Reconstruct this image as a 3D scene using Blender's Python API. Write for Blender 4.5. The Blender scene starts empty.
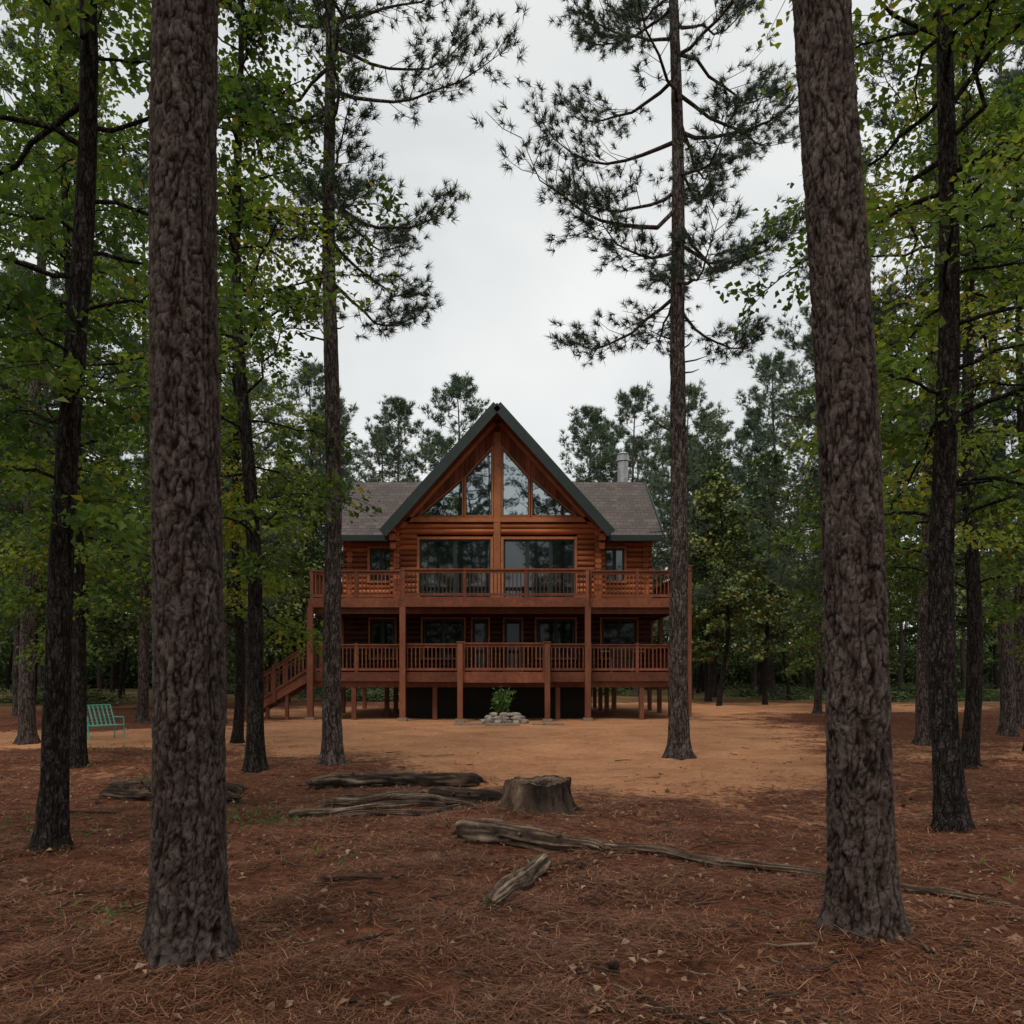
import bpy, math, random, bmesh
import numpy as np
from mathutils import noise as mnoise, Vector
rng=np.random.default_rng(7); random.seed(7)
scene=bpy.context.scene
scene.view_settings.view_transform='Standard'; scene.view_settings.look='None'; scene.view_settings.exposure=0

# ------------------------------------------------------------------ materials
def newmat(name):
    m=bpy.data.materials.new(name); m.use_nodes=True
    nt=m.node_tree; b=nt.nodes['Principled BSDF']; b.inputs['Specular IOR Level'].default_value=.3
    return m,nt,b
def N(nt,t,**k):
    n=nt.nodes.new(t)
    for a,v in k.items():
        if a in n.inputs.keys(): n.inputs[a].default_value=v
        else: setattr(n,a,v)
    return n
def ramp(nt,fac,stops):
    r=nt.nodes.new('ShaderNodeValToRGB'); e=r.color_ramp.elements
    while len(e)<len(stops): e.new(.5)
    for i,(p,c) in enumerate(stops):
        e[i].position=p; e[i].color=(*c,1) if len(c)==3 else c
    nt.links.new(fac,r.inputs[0]); return r.outputs[0]
def coords(nt,scale,kind='Object'):
    tc=nt.nodes.new('ShaderNodeTexCoord'); mp=nt.nodes.new('ShaderNodeMapping'); mp.inputs['Scale'].default_value=scale
    nt.links.new(tc.outputs[kind],mp.inputs[0]); return mp.outputs[0]
def noise(nt,vec,scale,detail=6,rough=.6,dist=0):
    n=nt.nodes.new('ShaderNodeTexNoise'); n.inputs['Scale'].default_value=scale; n.inputs['Detail'].default_value=detail
    n.inputs['Roughness'].default_value=rough; n.inputs['Distortion'].default_value=dist
    nt.links.new(vec,n.inputs['Vector']); return n.outputs[0]
def mix(nt,fac,a,b,mode='MIX'):
    m=nt.nodes.new('ShaderNodeMix'); m.data_type='RGBA'; m.blend_type=mode
    for s,v in ((m.inputs[0],fac),(m.inputs[6],a),(m.inputs[7],b)):
        if isinstance(v,(int,float)): s.default_value=v
        elif isinstance(v,tuple): s.default_value=(*v,1)
        else: nt.links.new(v,s)
    return m.outputs[2]
def math_(nt,op,a,b=None,clamp=False):
    m=nt.nodes.new('ShaderNodeMath'); m.operation=op; m.use_clamp=clamp
    for i,v in enumerate((a,b)):
        if v is None: continue
        if isinstance(v,(int,float)): m.inputs[i].default_value=v
        else: nt.links.new(v,m.inputs[i])
    return m.outputs[0]
def bump(nt,b,h,strength,dist):
    n=nt.nodes.new('ShaderNodeBump'); n.inputs['Strength'].default_value=strength; n.inputs['Distance'].default_value=dist
    nt.links.new(h,n.inputs['Height']); nt.links.new(n.outputs[0],b.inputs['Normal']); return n

def wood(name,c1,c2,stretch=(1,1,1),rough=.6,island=.35):
    m,nt,b=newmat(name)
    v=coords(nt,stretch); n=noise(nt,v,6,8,.65,.4)
    col=ramp(nt,n,[(.3,c1),(.7,c2)])
    g=nt.nodes.new('ShaderNodeNewGeometry')
    isl=ramp(nt,g.outputs['Random Per Island'],[(0,(1-island,)*3),(1,(1+island*.6,)*3)])
    col=mix(nt,1.0,col,isl,'MULTIPLY')
    v2=coords(nt,(1,1,1)); n2=noise(nt,v2,.9,4,.6)
    st=ramp(nt,n2,[(.35,(.6,.58,.56)),(.6,(1,1,1))]); col=mix(nt,.7,col,st,'MULTIPLY')
    nt.links.new(col,b.inputs['Base Color']); b.inputs['Roughness'].default_value=rough
    bump(nt,b,n,.4,.01); return m
M_log=wood('log_siding',(.27,.065,.022),(.54,.165,.052),(.25,2.5,6),.55,.5)
M_board=wood('gable_boards',(.17,.042,.018),(.33,.09,.036),(3,3,.25),.6,.45)
M_trim=wood('cedar_trim',(.36,.12,.045),(.52,.20,.08),(1,1,1),.55,.2)
M_deck=wood('deck_wood',(.13,.043,.024),(.27,.09,.046),(1,1,1),.65,.4)
M_post=wood('deck_post_wood',(.15,.053,.031),(.27,.10,.052),(4,4,.4),.6,.25)
M_dark=wood('crawlspace_shade_panel',(.010,.008,.007),(.02,.017,.014),(4,4,.5),.9,.2)  # near-black, so the shade under the deck sits in the colour
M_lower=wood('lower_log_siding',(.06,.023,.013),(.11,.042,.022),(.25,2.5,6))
M_soffit=wood('soffit_wood',(.16,.06,.03),(.26,.10,.05),(2,.3,2))

def simple(name,c,rough=.5,metal=0,var=.15,sc=4):
    m,nt,b=newmat(name); v=coords(nt,(1,1,1)); n=noise(nt,v,sc,6,.65)
    col=ramp(nt,n,[(.3,tuple(x*(1-var) for x in c)),(.7,tuple(x*(1+var) for x in c))])
    nt.links.new(col,b.inputs['Base Color']); b.inputs['Roughness'].default_value=rough; b.inputs['Metallic'].default_value=metal
    return m
M_fascia=simple('green_fascia_paint',(.024,.037,.033),.5)
M_frame=simple('window_frame_paint',(.028,.040,.034),.4)
M_metal=simple('galvanised_flue',(.42,.42,.42),.35,.8,.25)
M_black=simple('grill_enamel',(.012,.012,.013),.3)
M_steel=simple('grill_steel',(.3,.3,.3),.35,.8)
M_teal=simple('teal_chair_paint',(.10,.38,.30),.5,0,.2)
M_conc=simple('weathered_concrete',(.26,.19,.14),.9,0,.25,8)
M_baluster=simple('dark_baluster',(.06,.03,.022),.5)

m,nt,b=newmat('asphalt_shingles'); M_shingle=m
tc=nt.nodes.new('ShaderNodeTexCoord')
br=nt.nodes.new('ShaderNodeTexBrick'); br.inputs['Scale'].default_value=1; br.inputs['Brick Width'].default_value=.32; br.inputs['Row Height'].default_value=.17
br.inputs['Mortar Size'].default_value=.012; br.inputs['Color1'].default_value=(.095,.078,.073,1); br.inputs['Color2'].default_value=(.14,.115,.106,1); br.inputs['Mortar'].default_value=(.055,.046,.044,1)
sx=nt.nodes.new('ShaderNodeSeparateXYZ'); cx=nt.nodes.new('ShaderNodeCombineXYZ')
nt.links.new(tc.outputs['Object'],sx.inputs[0])
g=nt.nodes.new('ShaderNodeNewGeometry'); sn=nt.nodes.new('ShaderNodeSeparateXYZ'); nt.links.new(g.outputs['Normal'],sn.inputs[0])
ax=math_(nt,'GREATER_THAN',math_(nt,'ABSOLUTE',sn.outputs[0]),.3)
xx=nt.nodes.new('ShaderNodeMix'); nt.links.new(ax,xx.inputs[0]); nt.links.new(sx.outputs[0],xx.inputs[2]); nt.links.new(sx.outputs[1],xx.inputs[3])
nt.links.new(xx.outputs[0],cx.inputs[0]); nt.links.new(sx.outputs[2],cx.inputs[1]); nt.links.new(cx.outputs[0],br.inputs['Vector'])
nn=noise(nt,coords(nt,(1,1,1)),1.1,6,.65); nf=noise(nt,coords(nt,(1,1,1)),45,3,.6)
col=mix(nt,.8,br.outputs[0],ramp(nt,nn,[(.3,(.7,.7,.7)),(.7,(1.15,1.13,1.12))]),'MULTIPLY')
col=mix(nt,.6,col,ramp(nt,nf,[(.3,(.6,.6,.6)),(.7,(1.3,1.3,1.3))]),'MULTIPLY')
nt.links.new(col,b.inputs['Base Color']); b.inputs['Roughness'].default_value=.9; bump(nt,b,br.outputs['Fac'],-.5,.02)

def glassmat(name,refl,spec=.5):
    m,nt,b=newmat(name)
    b.inputs['Base Color'].default_value=(.008,.012,.012,1); b.inputs['Roughness'].default_value=.04; b.inputs['Specular IOR Level'].default_value=spec
    gl=nt.nodes.new('ShaderNodeBsdfGlossy'); gl.inputs['Color'].default_value=(.8,.9,.92,1); gl.inputs['Roughness'].default_value=.015
    ms=nt.nodes.new('ShaderNodeMixShader'); ms.inputs[0].default_value=refl
    nz=noise(nt,coords(nt,(1,1,1)),.8,2,.5); bp=N(nt,'ShaderNodeBump'); bp.inputs['Strength'].default_value=.25; bp.inputs['Distance'].default_value=.02
    nt.links.new(nz,bp.inputs['Height']); nt.links.new(bp.outputs[0],gl.inputs['Normal'])
    nt.links.new(b.outputs[0],ms.inputs[1]); nt.links.new(gl.outputs[0],ms.inputs[2])
    nt.links.new(ms.outputs[0],nt.nodes['Material Output'].inputs[0]); return m
M_glass=glassmat('window_glass',.40); M_glass2=glassmat('shaded_window_glass',.010,.12); M_glass3=glassmat('door_glass',.06)

def bark(name,dark,mid,light,sc=1.0):
    m,nt,b=newmat(name)
    r1=math_(nt,'ABSOLUTE',math_(nt,'SUBTRACT',noise(nt,coords(nt,(1,1,.24)),15*sc,3,.55),.5))
    r2=math_(nt,'ABSOLUTE',math_(nt,'SUBTRACT',noise(nt,coords(nt,(1,1,.75)),17*sc,3,.55),.5))
    nf=noise(nt,coords(nt,(1,1,.4)),42*sc,6,.75)
    big=noise(nt,coords(nt,(1,1,.5)),2.2,4,.6)
    e=math_(nt,'MINIMUM',math_(nt,'MULTIPLY',r1,11,True),math_(nt,'ADD',math_(nt,'MULTIPLY',r2,9,True),.3))
    f=math_(nt,'ADD',e,math_(nt,'MULTIPLY',math_(nt,'SUBTRACT',nf,.5),.8),True)
    c=ramp(nt,f,[(0.1,dark),(.5,mid),(1.0,light)])
    c=mix(nt,.6,c,ramp(nt,nf,[(.3,(.55,.53,.52)),(.68,(1.3,1.28,1.26))]),'MULTIPLY')
    c=mix(nt,.8,c,ramp(nt,big,[(.3,(.65,.6,.58)),(.7,(1.15,1.15,1.18))]),'MULTIPLY')
    nt.links.new(c,b.inputs['Base Color']); b.inputs['Roughness'].default_value=.95; b.inputs['Specular IOR Level'].default_value=.1
    bump(nt,b,f,.9,.02); return m
M_bark=bark('pine_bark',(.028,.021,.019),(.095,.076,.068),(.18,.155,.145))
M_bark2=bark('dark_bark',(.010,.008,.007),(.034,.028,.025),(.070,.062,.056),1.3)

m,nt,b=newmat('plated_pine_bark'); M_plate=m
at=N(nt,'ShaderNodeAttribute',attribute_name='crack'); at2=N(nt,'ShaderNodeAttribute',attribute_name='plate')
nf=noise(nt,coords(nt,(1,1,.5)),42,8,.78); nf2=noise(nt,coords(nt,(1,1,.6)),140,4,.7); big=noise(nt,coords(nt,(1,1,.5)),2.5,4,.6)
f=math_(nt,'ADD',at.outputs['Fac'],math_(nt,'MULTIPLY',math_(nt,'SUBTRACT',nf,.5),.75))
c=ramp(nt,f,[(.0,(.009,.007,.006)),(.28,(.034,.026,.023)),(.6,(.082,.066,.060)),(1.0,(.16,.137,.128))])
c=mix(nt,.85,c,ramp(nt,at2.outputs['Fac'],[(0,(.62,.56,.54)),(.5,(1,.95,.93)),(1,(1.4,1.36,1.34))]),'MULTIPLY')
c=mix(nt,.9,c,ramp(nt,nf2,[(.3,(.5,.48,.47)),(.7,(1.35,1.32,1.3))]),'MULTIPLY')
c=mix(nt,.8,c,ramp(nt,big,[(.3,(.75,.68,.65)),(.7,(1.1,1.12,1.13))]),'MULTIPLY')
nt.links.new(c,b.inputs['Base Color']); b.inputs['Roughness'].default_value=.95; b.inputs['Specular IOR Level'].default_value=.1
bump(nt,b,math_(nt,'ADD',nf,math_(nt,'MULTIPLY',nf2,.6)),1.0,.012)

def foliage(name,stops,trans=.35,objvar=True):
    m,nt,b=newmat(name)
    at=N(nt,'ShaderNodeAttribute',attribute_name='var')
    c=ramp(nt,at.outputs['Fac'],stops)
    oi=nt.nodes.new('ShaderNodeObjectInfo')
    if objvar: c=mix(nt,.8,c,ramp(nt,oi.outputs['Random'],[(0,(.7,.85,.85)),(.5,(1,1,1)),(1,(1.15,1.1,.85))]),'MULTIPLY')
    nt.links.new(c,b.inputs['Base Color']); b.inputs['Roughness'].default_value=.6
    if trans<=0: return m
    t=nt.nodes.new('ShaderNodeBsdfTranslucent'); nt.links.new(mix(nt,1.0,c,(1.6,1.6,.8),'MULTIPLY'),t.inputs[0])
    ms=nt.nodes.new('ShaderNodeMixShader'); ms.inputs[0].default_value=trans
    nt.links.new(b.outputs[0],ms.inputs[1]); nt.links.new(t.outputs[0],ms.inputs[2]); nt.links.new(ms.outputs[0],nt.nodes['Material Output'].inputs[0])
    return m
M_leaf=foliage('broad_leaves',[(0,(.042,.078,.022)),(.45,(.095,.155,.036)),(.8,(.175,.235,.046)),(.96,(.28,.27,.05)),(1,(.32,.20,.04))],.45)
M_leaf_f=foliage('distant_leaves_hazed',[(0,(.05,.085,.032)),(.45,(.11,.16,.052)),(.8,(.18,.22,.068)),(1,(.23,.22,.07))],0)  # paler than the near leaves: distance haze mixed into the colour
M_needle=foliage('pine_needles',[(0,(.040,.070,.048)),(.6,(.080,.125,.078)),(1,(.14,.175,.095))],0)
M_needle_f=foliage('distant_needles_hazed',[(0,(.07,.11,.068)),(.6,(.115,.16,.10)),(1,(.15,.19,.11))],0)  # haze put into the colour, lighter than the near needles
M_plant=foliage('plant_leaves',[(0,(.04,.10,.025)),(1,(.13,.24,.06))],.3,False)
M_litter=foliage('fallen_needles',[(0,(.05,.019,.011)),(.45,(.19,.072,.036)),(.8,(.36,.165,.085)),(1,(.52,.33,.19))],0,False)
M_dryleaf=foliage('dry_leaves',[(0,(.13,.055,.03)),(.4,(.27,.14,.085)),(.85,(.42,.30,.21)),(1,(.5,.26,.08))],0,False)

m,nt,b=newmat('weathered_log_wood'); M_deadwood=m
at=N(nt,'ShaderNodeAttribute',attribute_name='var')
v=coords(nt,(1,1,1)); n1=noise(nt,v,5,6,.65); n2=noise(nt,v,38,6,.7)
c=ramp(nt,at.outputs['Fac'],[(0,(.018,.012,.009)),(.35,(.085,.055,.038)),(.7,(.22,.155,.105)),(1,(.42,.33,.245))])
c=mix(nt,.9,c,ramp(nt,n1,[(.35,(.42,.36,.32)),(.62,(1.2,1.2,1.2))]),'MULTIPLY')
c=mix(nt,.8,c,ramp(nt,n2,[(.3,(.45,.45,.45)),(.7,(1.35,1.35,1.35))]),'MULTIPLY')
nt.links.new(c,b.inputs['Base Color']); b.inputs['Roughness'].default_value=.9; bump(nt,b,math_(nt,'ADD',n1,n2),.8,.018)

m,nt,b=newmat('field_stone'); M_rock=m
g=nt.nodes.new('ShaderNodeNewGeometry'); v=coords(nt,(1,1,1)); n1=noise(nt,v,9,7,.7)
c=ramp(nt,g.outputs['Random Per Island'],[(0,(.16,.14,.12)),(.5,(.30,.26,.22)),(1,(.42,.37,.31))])
c=mix(nt,.7,c,ramp(nt,n1,[(.3,(.55,.5,.46)),(.7,(1.2,1.2,1.2))]),'MULTIPLY')
nt.links.new(c,b.inputs['Base Color']); b.inputs['Roughness'].default_value=.9; bump(nt,b,n1,.5,.03)

# ground
m,nt,b=newmat('forest_floor'); M_ground=m
at=N(nt,'ShaderNodeAttribute',attribute_name='sand'); v=coords(nt,(1,1,1))
n1=noise(nt,v,.8,8,.68); n2=noise(nt,v,9,8,.72); n3=noise(nt,v,60,6,.7)
f=math_(nt,'ADD',at.outputs['Fac'],math_(nt,'ADD',math_(nt,'MULTIPLY',math_(nt,'SUBTRACT',n1,.5),1.4),math_(nt,'MULTIPLY',math_(nt,'SUBTRACT',n2,.5),1.2)))
f=ramp(nt,f,[(.34,(0,0,0)),(.66,(1,1,1))])
lit=ramp(nt,n2,[(.28,(.045,.018,.012)),(.48,(.16,.060,.033)),(.72,(.33,.15,.085))])
lit=mix(nt,.85,lit,ramp(nt,n3,[(.32,(.35,.32,.30)),(.68,(1.55,1.55,1.55))]),'MULTIPLY')
lit=mix(nt,.9,lit,ramp(nt,n1,[(.3,(.5,.5,.5)),(.7,(1.25,1.25,1.25))]),'MULTIPLY')
san=ramp(nt,n1,[(.3,(.42,.19,.095)),(.55,(.60,.30,.155)),(.8,(.68,.38,.22))])
san=mix(nt,.5,san,ramp(nt,n3,[(.3,(.65,.62,.6)),(.7,(1.15,1.15,1.15))]),'MULTIPLY')
san=mix(nt,.55,san,ramp(nt,n2,[(.35,(.55,.5,.46)),(.6,(1.08,1.08,1.08))]),'MULTIPLY')
c=mix(nt,f,lit,san)
at2=N(nt,'ShaderNodeAttribute',attribute_name='far')
farc=ramp(nt,n1,[(.35,(.06,.055,.026)),(.5,(.14,.11,.045)),(.68,(.32,.19,.10))])
c=mix(nt,at2.outputs['Fac'],c,farc)
nt.links.new(c,b.inputs['Base Color']); b.inputs['Roughness'].default_value=.95; b.inputs['Specular IOR Level'].default_value=.1
bump(nt,b,math_(nt,'ADD',n2,math_(nt,'MULTIPLY',n3,.5)),.9,.04)

# ------------------------------------------------------------------ mesh accumulators
class Acc:
    def __init__(s): s.V=[];s.F=[];s.n=0
    def add(s,V,F,mat=0,var=.5,smooth=False):
        V=np.asarray(V,float).reshape(-1,3); F=np.asarray(F,int)
        var=np.broadcast_to(np.asarray(var,float),(len(V),))
        s.V.append((V,var)); s.F.append((F+s.n,mat,smooth)); s.n+=len(V)
    def mesh(s,name,mats,extra=None):
        V=np.concatenate([v for v,_ in s.V]); var=np.concatenate([v for _,v in s.V])
        me=bpy.data.meshes.new(name); me.vertices.add(len(V)); me.vertices.foreach_set('co',V.astype(np.float32).ravel())
        idx=np.concatenate([f.ravel() for f,_,_ in s.F]); sz=np.concatenate([np.full(len(f),f.shape[1]) for f,_,_ in s.F])
        mi=np.concatenate([np.full(len(f),m) for f,m,_ in s.F]); sm=np.concatenate([np.full(len(f),x) for f,_,x in s.F])
        me.loops.add(len(idx)); me.loops.foreach_set('vertex_index',idx.astype(np.int32))
        me.polygons.add(len(sz)); st=np.concatenate([[0],np.cumsum(sz)[:-1]]); me.polygons.foreach_set('loop_start',st.astype(np.int32))
        me.polygons.foreach_set('material_index',mi.astype(np.int32)); me.polygons.foreach_set('use_smooth',sm.astype(bool))
        a=me.attributes.new('var','FLOAT','POINT'); a.data.foreach_set('value',var.astype(np.float32))
        if extra is not None:
            for k,arr in extra.items():
                a=me.attributes.new(k,'FLOAT','POINT'); a.data.foreach_set('value',np.asarray(arr,np.float32))
        me.update(calc_edges=True); me.validate()
        for m in mats: me.materials.append(m)
        return me
def put(name,me,loc=(0,0,0),rotz=0,scale=1,parent=None):
    o=bpy.data.objects.new(name,me); o.location=loc; o.rotation_euler=(0,0,rotz)
    o.scale=(scale,)*3 if isinstance(scale,(int,float)) else scale
    scene.collection.objects.link(o)
    if parent is not None: o.parent=parent
    return o
def empty(name,loc=(0,0,0)):
    o=bpy.data.objects.new(name,None); o.location=loc; scene.collection.objects.link(o); return o
def unit(v):
    v=np.asarray(v,float); return v/(np.sqrt((v*v).sum(-1,keepdims=True))+1e-9)
def tube(acc,pts,rad,sides=6,mat=0,var=.5,cap=False,rough=0,squash=1):
    pts=np.asarray(pts,float); n=len(pts); rad=np.broadcast_to(np.asarray(rad,float),(n,))
    t=unit(np.gradient(pts,axis=0)); m=np.abs(t.mean(0)); ref=np.array([0,0,1.]) if m[2]<.8*np.sqrt((m*m).sum()) else np.array([1.,0,0])
    a=unit(np.cross(t,ref)); b_=np.cross(t,a)
    th=np.linspace(0,2*np.pi,sides,endpoint=False)
    rr=rad[:,None]*(1+rough*rng.normal(size=(n,sides))) if rough else rad[:,None]*np.ones((1,sides))
    ring=pts[:,None]+rr[...,None]*(np.cos(th)[None,:,None]*a[:,None]+squash*np.sin(th)[None,:,None]*b_[:,None])
    V=ring.reshape(-1,3); i=np.arange(n-1)[:,None]*sides; j=np.arange(sides)[None]; k=(j+1)%sides
    F=np.stack([i+j,i+k,i+sides+k,i+sides+j],-1).reshape(-1,4)
    vv=np.repeat(np.broadcast_to(np.asarray(var,float),(n,)),sides)
    acc.add(V,F,mat,vv,True)
    if cap:
        for e in (0,n-1):
            c=np.vstack([pts[e],ring[e]]); idx=np.arange(sides)
            acc.add(c,np.stack([np.zeros(sides,int),1+idx,1+(idx+1)%sides],-1),mat,min(1,float(vv[0])+.25))
def leaves(acc,P,D,Nn,L,W,mat,var,fold=.25):
    D=unit(D); S=unit(np.cross(D,Nn)); U=np.cross(S,D); L=L[:,None]; W=W[:,None]
    V=np.stack([P,P+D*L*.45+S*W*.5+U*W*fold,P+D*L-U*L*.12,P+D*L*.45-S*W*.5+U*W*fold],1).reshape(-1,3)
    F=np.arange(len(P)*4).reshape(-1,4); acc.add(V,F,mat,np.repeat(var,4))
def needles(acc,P,D,L,W,mat,var):
    D=unit(D); S=unit(np.cross(D,rng.normal(size=D.shape)))
    V=np.stack([P-S*W/2,P+S*W/2,P+D*L[:,None]],1).reshape(-1,3)
    acc.add(V,np.arange(len(P)*3).reshape(-1,3),mat,np.repeat(var,3))

class MB(Acc):
    def box(s,x0,x1,y0,y1,z0,z1,mat=0):
        V=[(x0,y0,z0),(x1,y0,z0),(x1,y1,z0),(x0,y1,z0),(x0,y0,z1),(x1,y0,z1),(x1,y1,z1),(x0,y1,z1)]
        s.add(V,[(0,3,2,1),(4,5,6,7),(0,1,5,4),(1,2,6,5),(2,3,7,6),(3,0,4,7)],mat)
    def beam(s,p,q,w,h,mat=0):
        p=np.array(p,float);q=np.array(q,float);t=unit(q-p)
        up=np.array([0,0,1.]) if abs(t[2])<.95 else np.array([0,1.,0])
        a=unit(np.cross(t,up))*w/2; b_=unit(np.cross(a,t))*h/2
        V=[p-a-b_,p+a-b_,p+a+b_,p-a+b_,q-a-b_,q+a-b_,q+a+b_,q-a+b_]
        s.add(V,[(0,3,2,1),(4,5,6,7),(0,1,5,4),(1,2,6,5),(2,3,7,6),(3,0,4,7)],mat)
    def prism(s,top,down,mt=0,mb=1,ms=2):
        top=np.array(top,float); bot=top+np.array(down,float); n=len(top)
        s.add(top,[list(range(n))],mt); s.add(bot,[list(range(n))[::-1]],mb)
        V=np.vstack([top,bot]); s.add(V,[(i,n+i,n+(i+1)%n,(i+1)%n) for i in range(n)],ms)
    def cyl(s,p,q,r0,r1=None,sides=12,mat=0):
        tube(s,[p,q],[r0,r0 if r1 is None else r1],sides,mat,.5,True)
    def make(s,name,mats,parent=None,loc=(0,0,0)):
        return put(name,s.mesh(name,mats),loc,parent=parent)

# ------------------------------------------------------------------ ground
def gh(x,y):
    x=np.asarray(x,float);y=np.asarray(y,float)
    h=.035*np.sin(x*.9+1.3)*np.cos(y*.7)+.02*np.sin(x*2.3+y*1.7)+.012*np.sin(x*4.1-y*3.3+1)+.008*np.sin(x*7.1+y*5.3)*np.sin(y*8.1-x*3)
    h=h*np.clip(1-(np.hypot(x+.5,y-31)<9)*.7,0,1)
    for (cx_,cy_,a,s_) in ((-1.82,4.48,.05,.42),(2.13,4.85,.05,.40),(-4.1,7.1,.07,.4),(4.54,8.25,.07,.4),(.33,9.2,.05,.6),(-3.04,13.5,.07,.5),(3.09,14.7,.07,.5)):
        h=h+a*np.exp(-((x-cx_)**2+(y-cy_)**2)/(2*s_*s_))
    far=np.clip((np.hypot(x,y-25)-45)/120,0,1); h=h+far*1.0
    return h
def sandf(x,y):
    e=lambda cx,cy,rx,ry: np.clip(1.25-((x-cx)/rx)**2/1.0-((y-cy)/ry)**2,0,1)
    s=np.maximum.reduce([e(-.2,24,10.5,10.5),e(2.2,16,5.2,6.2),e(10,40,15,7),e(-11,20.5,9,3.2)*.9,e(-.5,34,13,9)])
    s=np.maximum(s,.34*e(3.4,11.5,4.6,4)); s=np.maximum(s,.42*e(9.5,17,6,4)); s=np.maximum(s,.3*e(-6,15,5,4)); return s
def axis(lo,hi,step,far):
    d=np.arange(lo,hi,step); out=np.cumsum(step*1.22**np.arange(1,60)); a=[v for v in out if v+hi<far]+[far-hi]
    b_=[v for v in out if v-lo<far]+[far+lo]
    return np.concatenate([lo-np.array(b_[::-1]),d,hi+np.array(a)])
xs=axis(-20,20,.13,700); ys=axis(1,36,.13,700)
X,Y=np.meshgrid(xs,ys); Z=gh(X,Y)
acc=Acc(); nx,ny=len(xs),len(ys); i=np.arange(ny-1)[:,None]*nx; j=np.arange(nx-1)[None]
acc.add(np.stack([X,Y,Z],-1).reshape(-1,3),np.stack([i+j,i+j+1,i+nx+j+1,i+nx+j],-1).reshape(-1,4),0,.5,True)
farv=np.clip((np.hypot(X,Y-22)-24)/14,0,1)*(1-sandf(X,Y))
put('ground',acc.mesh('ground',[M_ground],{'sand':sandf(X,Y).ravel(),'far':farv.ravel()}))

# ------------------------------------------------------------------ pine litter
acc=Acc(); n=280000
u=rng.random(n); d=2.6*(17/2.6)**(u**.9); x=(rng.random(n)-.5)*2*(d*.70+.5)
keep=(sandf(x,d)+.35*rng.normal(size=n)<.55)
clump=np.sin(x*3.1+2*np.sin(d*2.3))*np.sin(d*3.7+1.5*np.sin(x*1.9)); keep&=(rng.random(n)<.5+.55*clump)
x=x[keep];d=d[keep];n=len(x); th=rng.random(n)*np.pi*2
P=np.stack([x,d,gh(x,d)+.004+.035*rng.random(n)*(1+clump[keep])],-1); D=np.stack([np.cos(th),np.sin(th),rng.normal(size=n)*.15],-1)
S=unit(np.cross(D,np.array([0,0,1.])))*(.0027+.0003*d)[:,None]; L=(.08+.11*rng.random(n))[:,None]; D=unit(D)
bend=unit(S)*rng.normal(size=(n,1))*.014
V=np.stack([P-S/2,P+S/2,P+D*L*.5+bend+S/2,P+D*L-bend,P+D*L*.5+bend-S/2],1).reshape(-1,3)
acc.add(V,np.arange(n*5).reshape(-1,5),0,np.repeat(np.clip(rng.beta(1.4,1.8,n),0,1),5))
put('fallen_pine_needles',acc.mesh('fallen_pine_needles',[M_litter]))
acc=Acc(); n=14000
u=rng.random(n); d=2.7*(30/2.7)**(u**.8); x=(rng.random(n)-.5)*2*(d*.70+.5)
keep=rng.random(n)<np.where(sandf(x,d)>.5,.22,1)*(.5+.5*np.sin(x*1.7+d)*np.sin(d*1.3-x)); x=x[keep];d=d[keep];n=len(x); th=rng.random(n)*np.pi*2
P=np.stack([x,d,gh(x,d)+.018+.018*rng.random(n)],-1); D=np.stack([np.cos(th),np.sin(th),rng.normal(size=n)*.3],-1)
Nn=unit(np.stack([rng.normal(size=n)*.5,rng.normal(size=n)*.5,np.ones(n)],-1)); L=.02+.06*rng.random(n)**1.8
leaves(acc,P,D,Nn,L,L*(.3+.4*rng.random(n)),0,rng.beta(1.6,1.8,n),.3)
put('fallen_leaves',acc.mesh('fallen_leaves',[M_dryleaf]))
acc=Acc()
for k in range(850):
    d=2.9*(18/2.9)**rng.random(); x=(rng.random()-.5)*2*d*.68; 
    if sandf(x,d)>.6 and rng.random()<.7: continue
    th=rng.random()*6.28; L=.06+.32*rng.random()**2.2; z=float(gh(x,d))
    pts=[(x+math.cos(th)*L*t+rng.normal()*.012,d+math.sin(th)*L*t+rng.normal()*.012,z+.018+.02*rng.random()) for t in np.linspace(0,1,5)]
    tube(acc,pts,np.linspace(.006,.003,5)*(.8+rng.random()),5,0,.1+.7*rng.random())
for (pts,r) in ((((.62,4.05),(.70,3.86),(.80,3.72),(.95,3.62)),.013),(((-.98,4.75),(-.86,4.85),(-.72,4.9)),.014),(((-1.45,6.1),(-1.2,6.15),(-.98,6.1)),.018),(((-5.4,9.2),(-5.0,9.3),(-4.5,9.25)),.02)):
    p3=[(a,b_,float(gh(a,b_))+.025) for a,b_ in pts]; tube(acc,p3,np.linspace(r,r*.5,len(p3)),6,0,.2,True)
put('fallen_twigs',acc.mesh('fallen_twigs',[M_deadwood]))
acc=Acc()
for k in range(30):
    d=3.0*(12/3.0)**rng.random(); x=(rng.random()-.5)*2*d*.66; th=rng.random()*6.28; z=float(gh(x,d))+.018; s=.6+.4*rng.random()
    c=np.array([x,d,z]); ax_=np.array([math.cos(th),math.sin(th),.1])
    t=np.linspace(0,1,7); tube(acc,c+ax_*t[:,None]*.075*s,np.array([.004,.02,.026,.025,.019,.012,.003])*s,8,0,.25)
    q=46; t=rng.random(q); ph=rng.random(q)*6.28; a=np.array([-math.sin(th),math.cos(th),0]); b_=np.array([0,0,1.])
    O=np.cos(ph)[:,None]*a+np.sin(ph)[:,None]*b_; rr=.022*s*np.sin(np.pi*np.clip(t*.9+.1,0,1))
    leaves(acc,c+ax_*(t*.07*s)[:,None]+O*rr[:,None]*.8,O+ax_*.4,np.tile(ax_,(q,1)),np.full(q,.018*s),np.full(q,.016*s),0,np.full(q,.42),.1)
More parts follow.
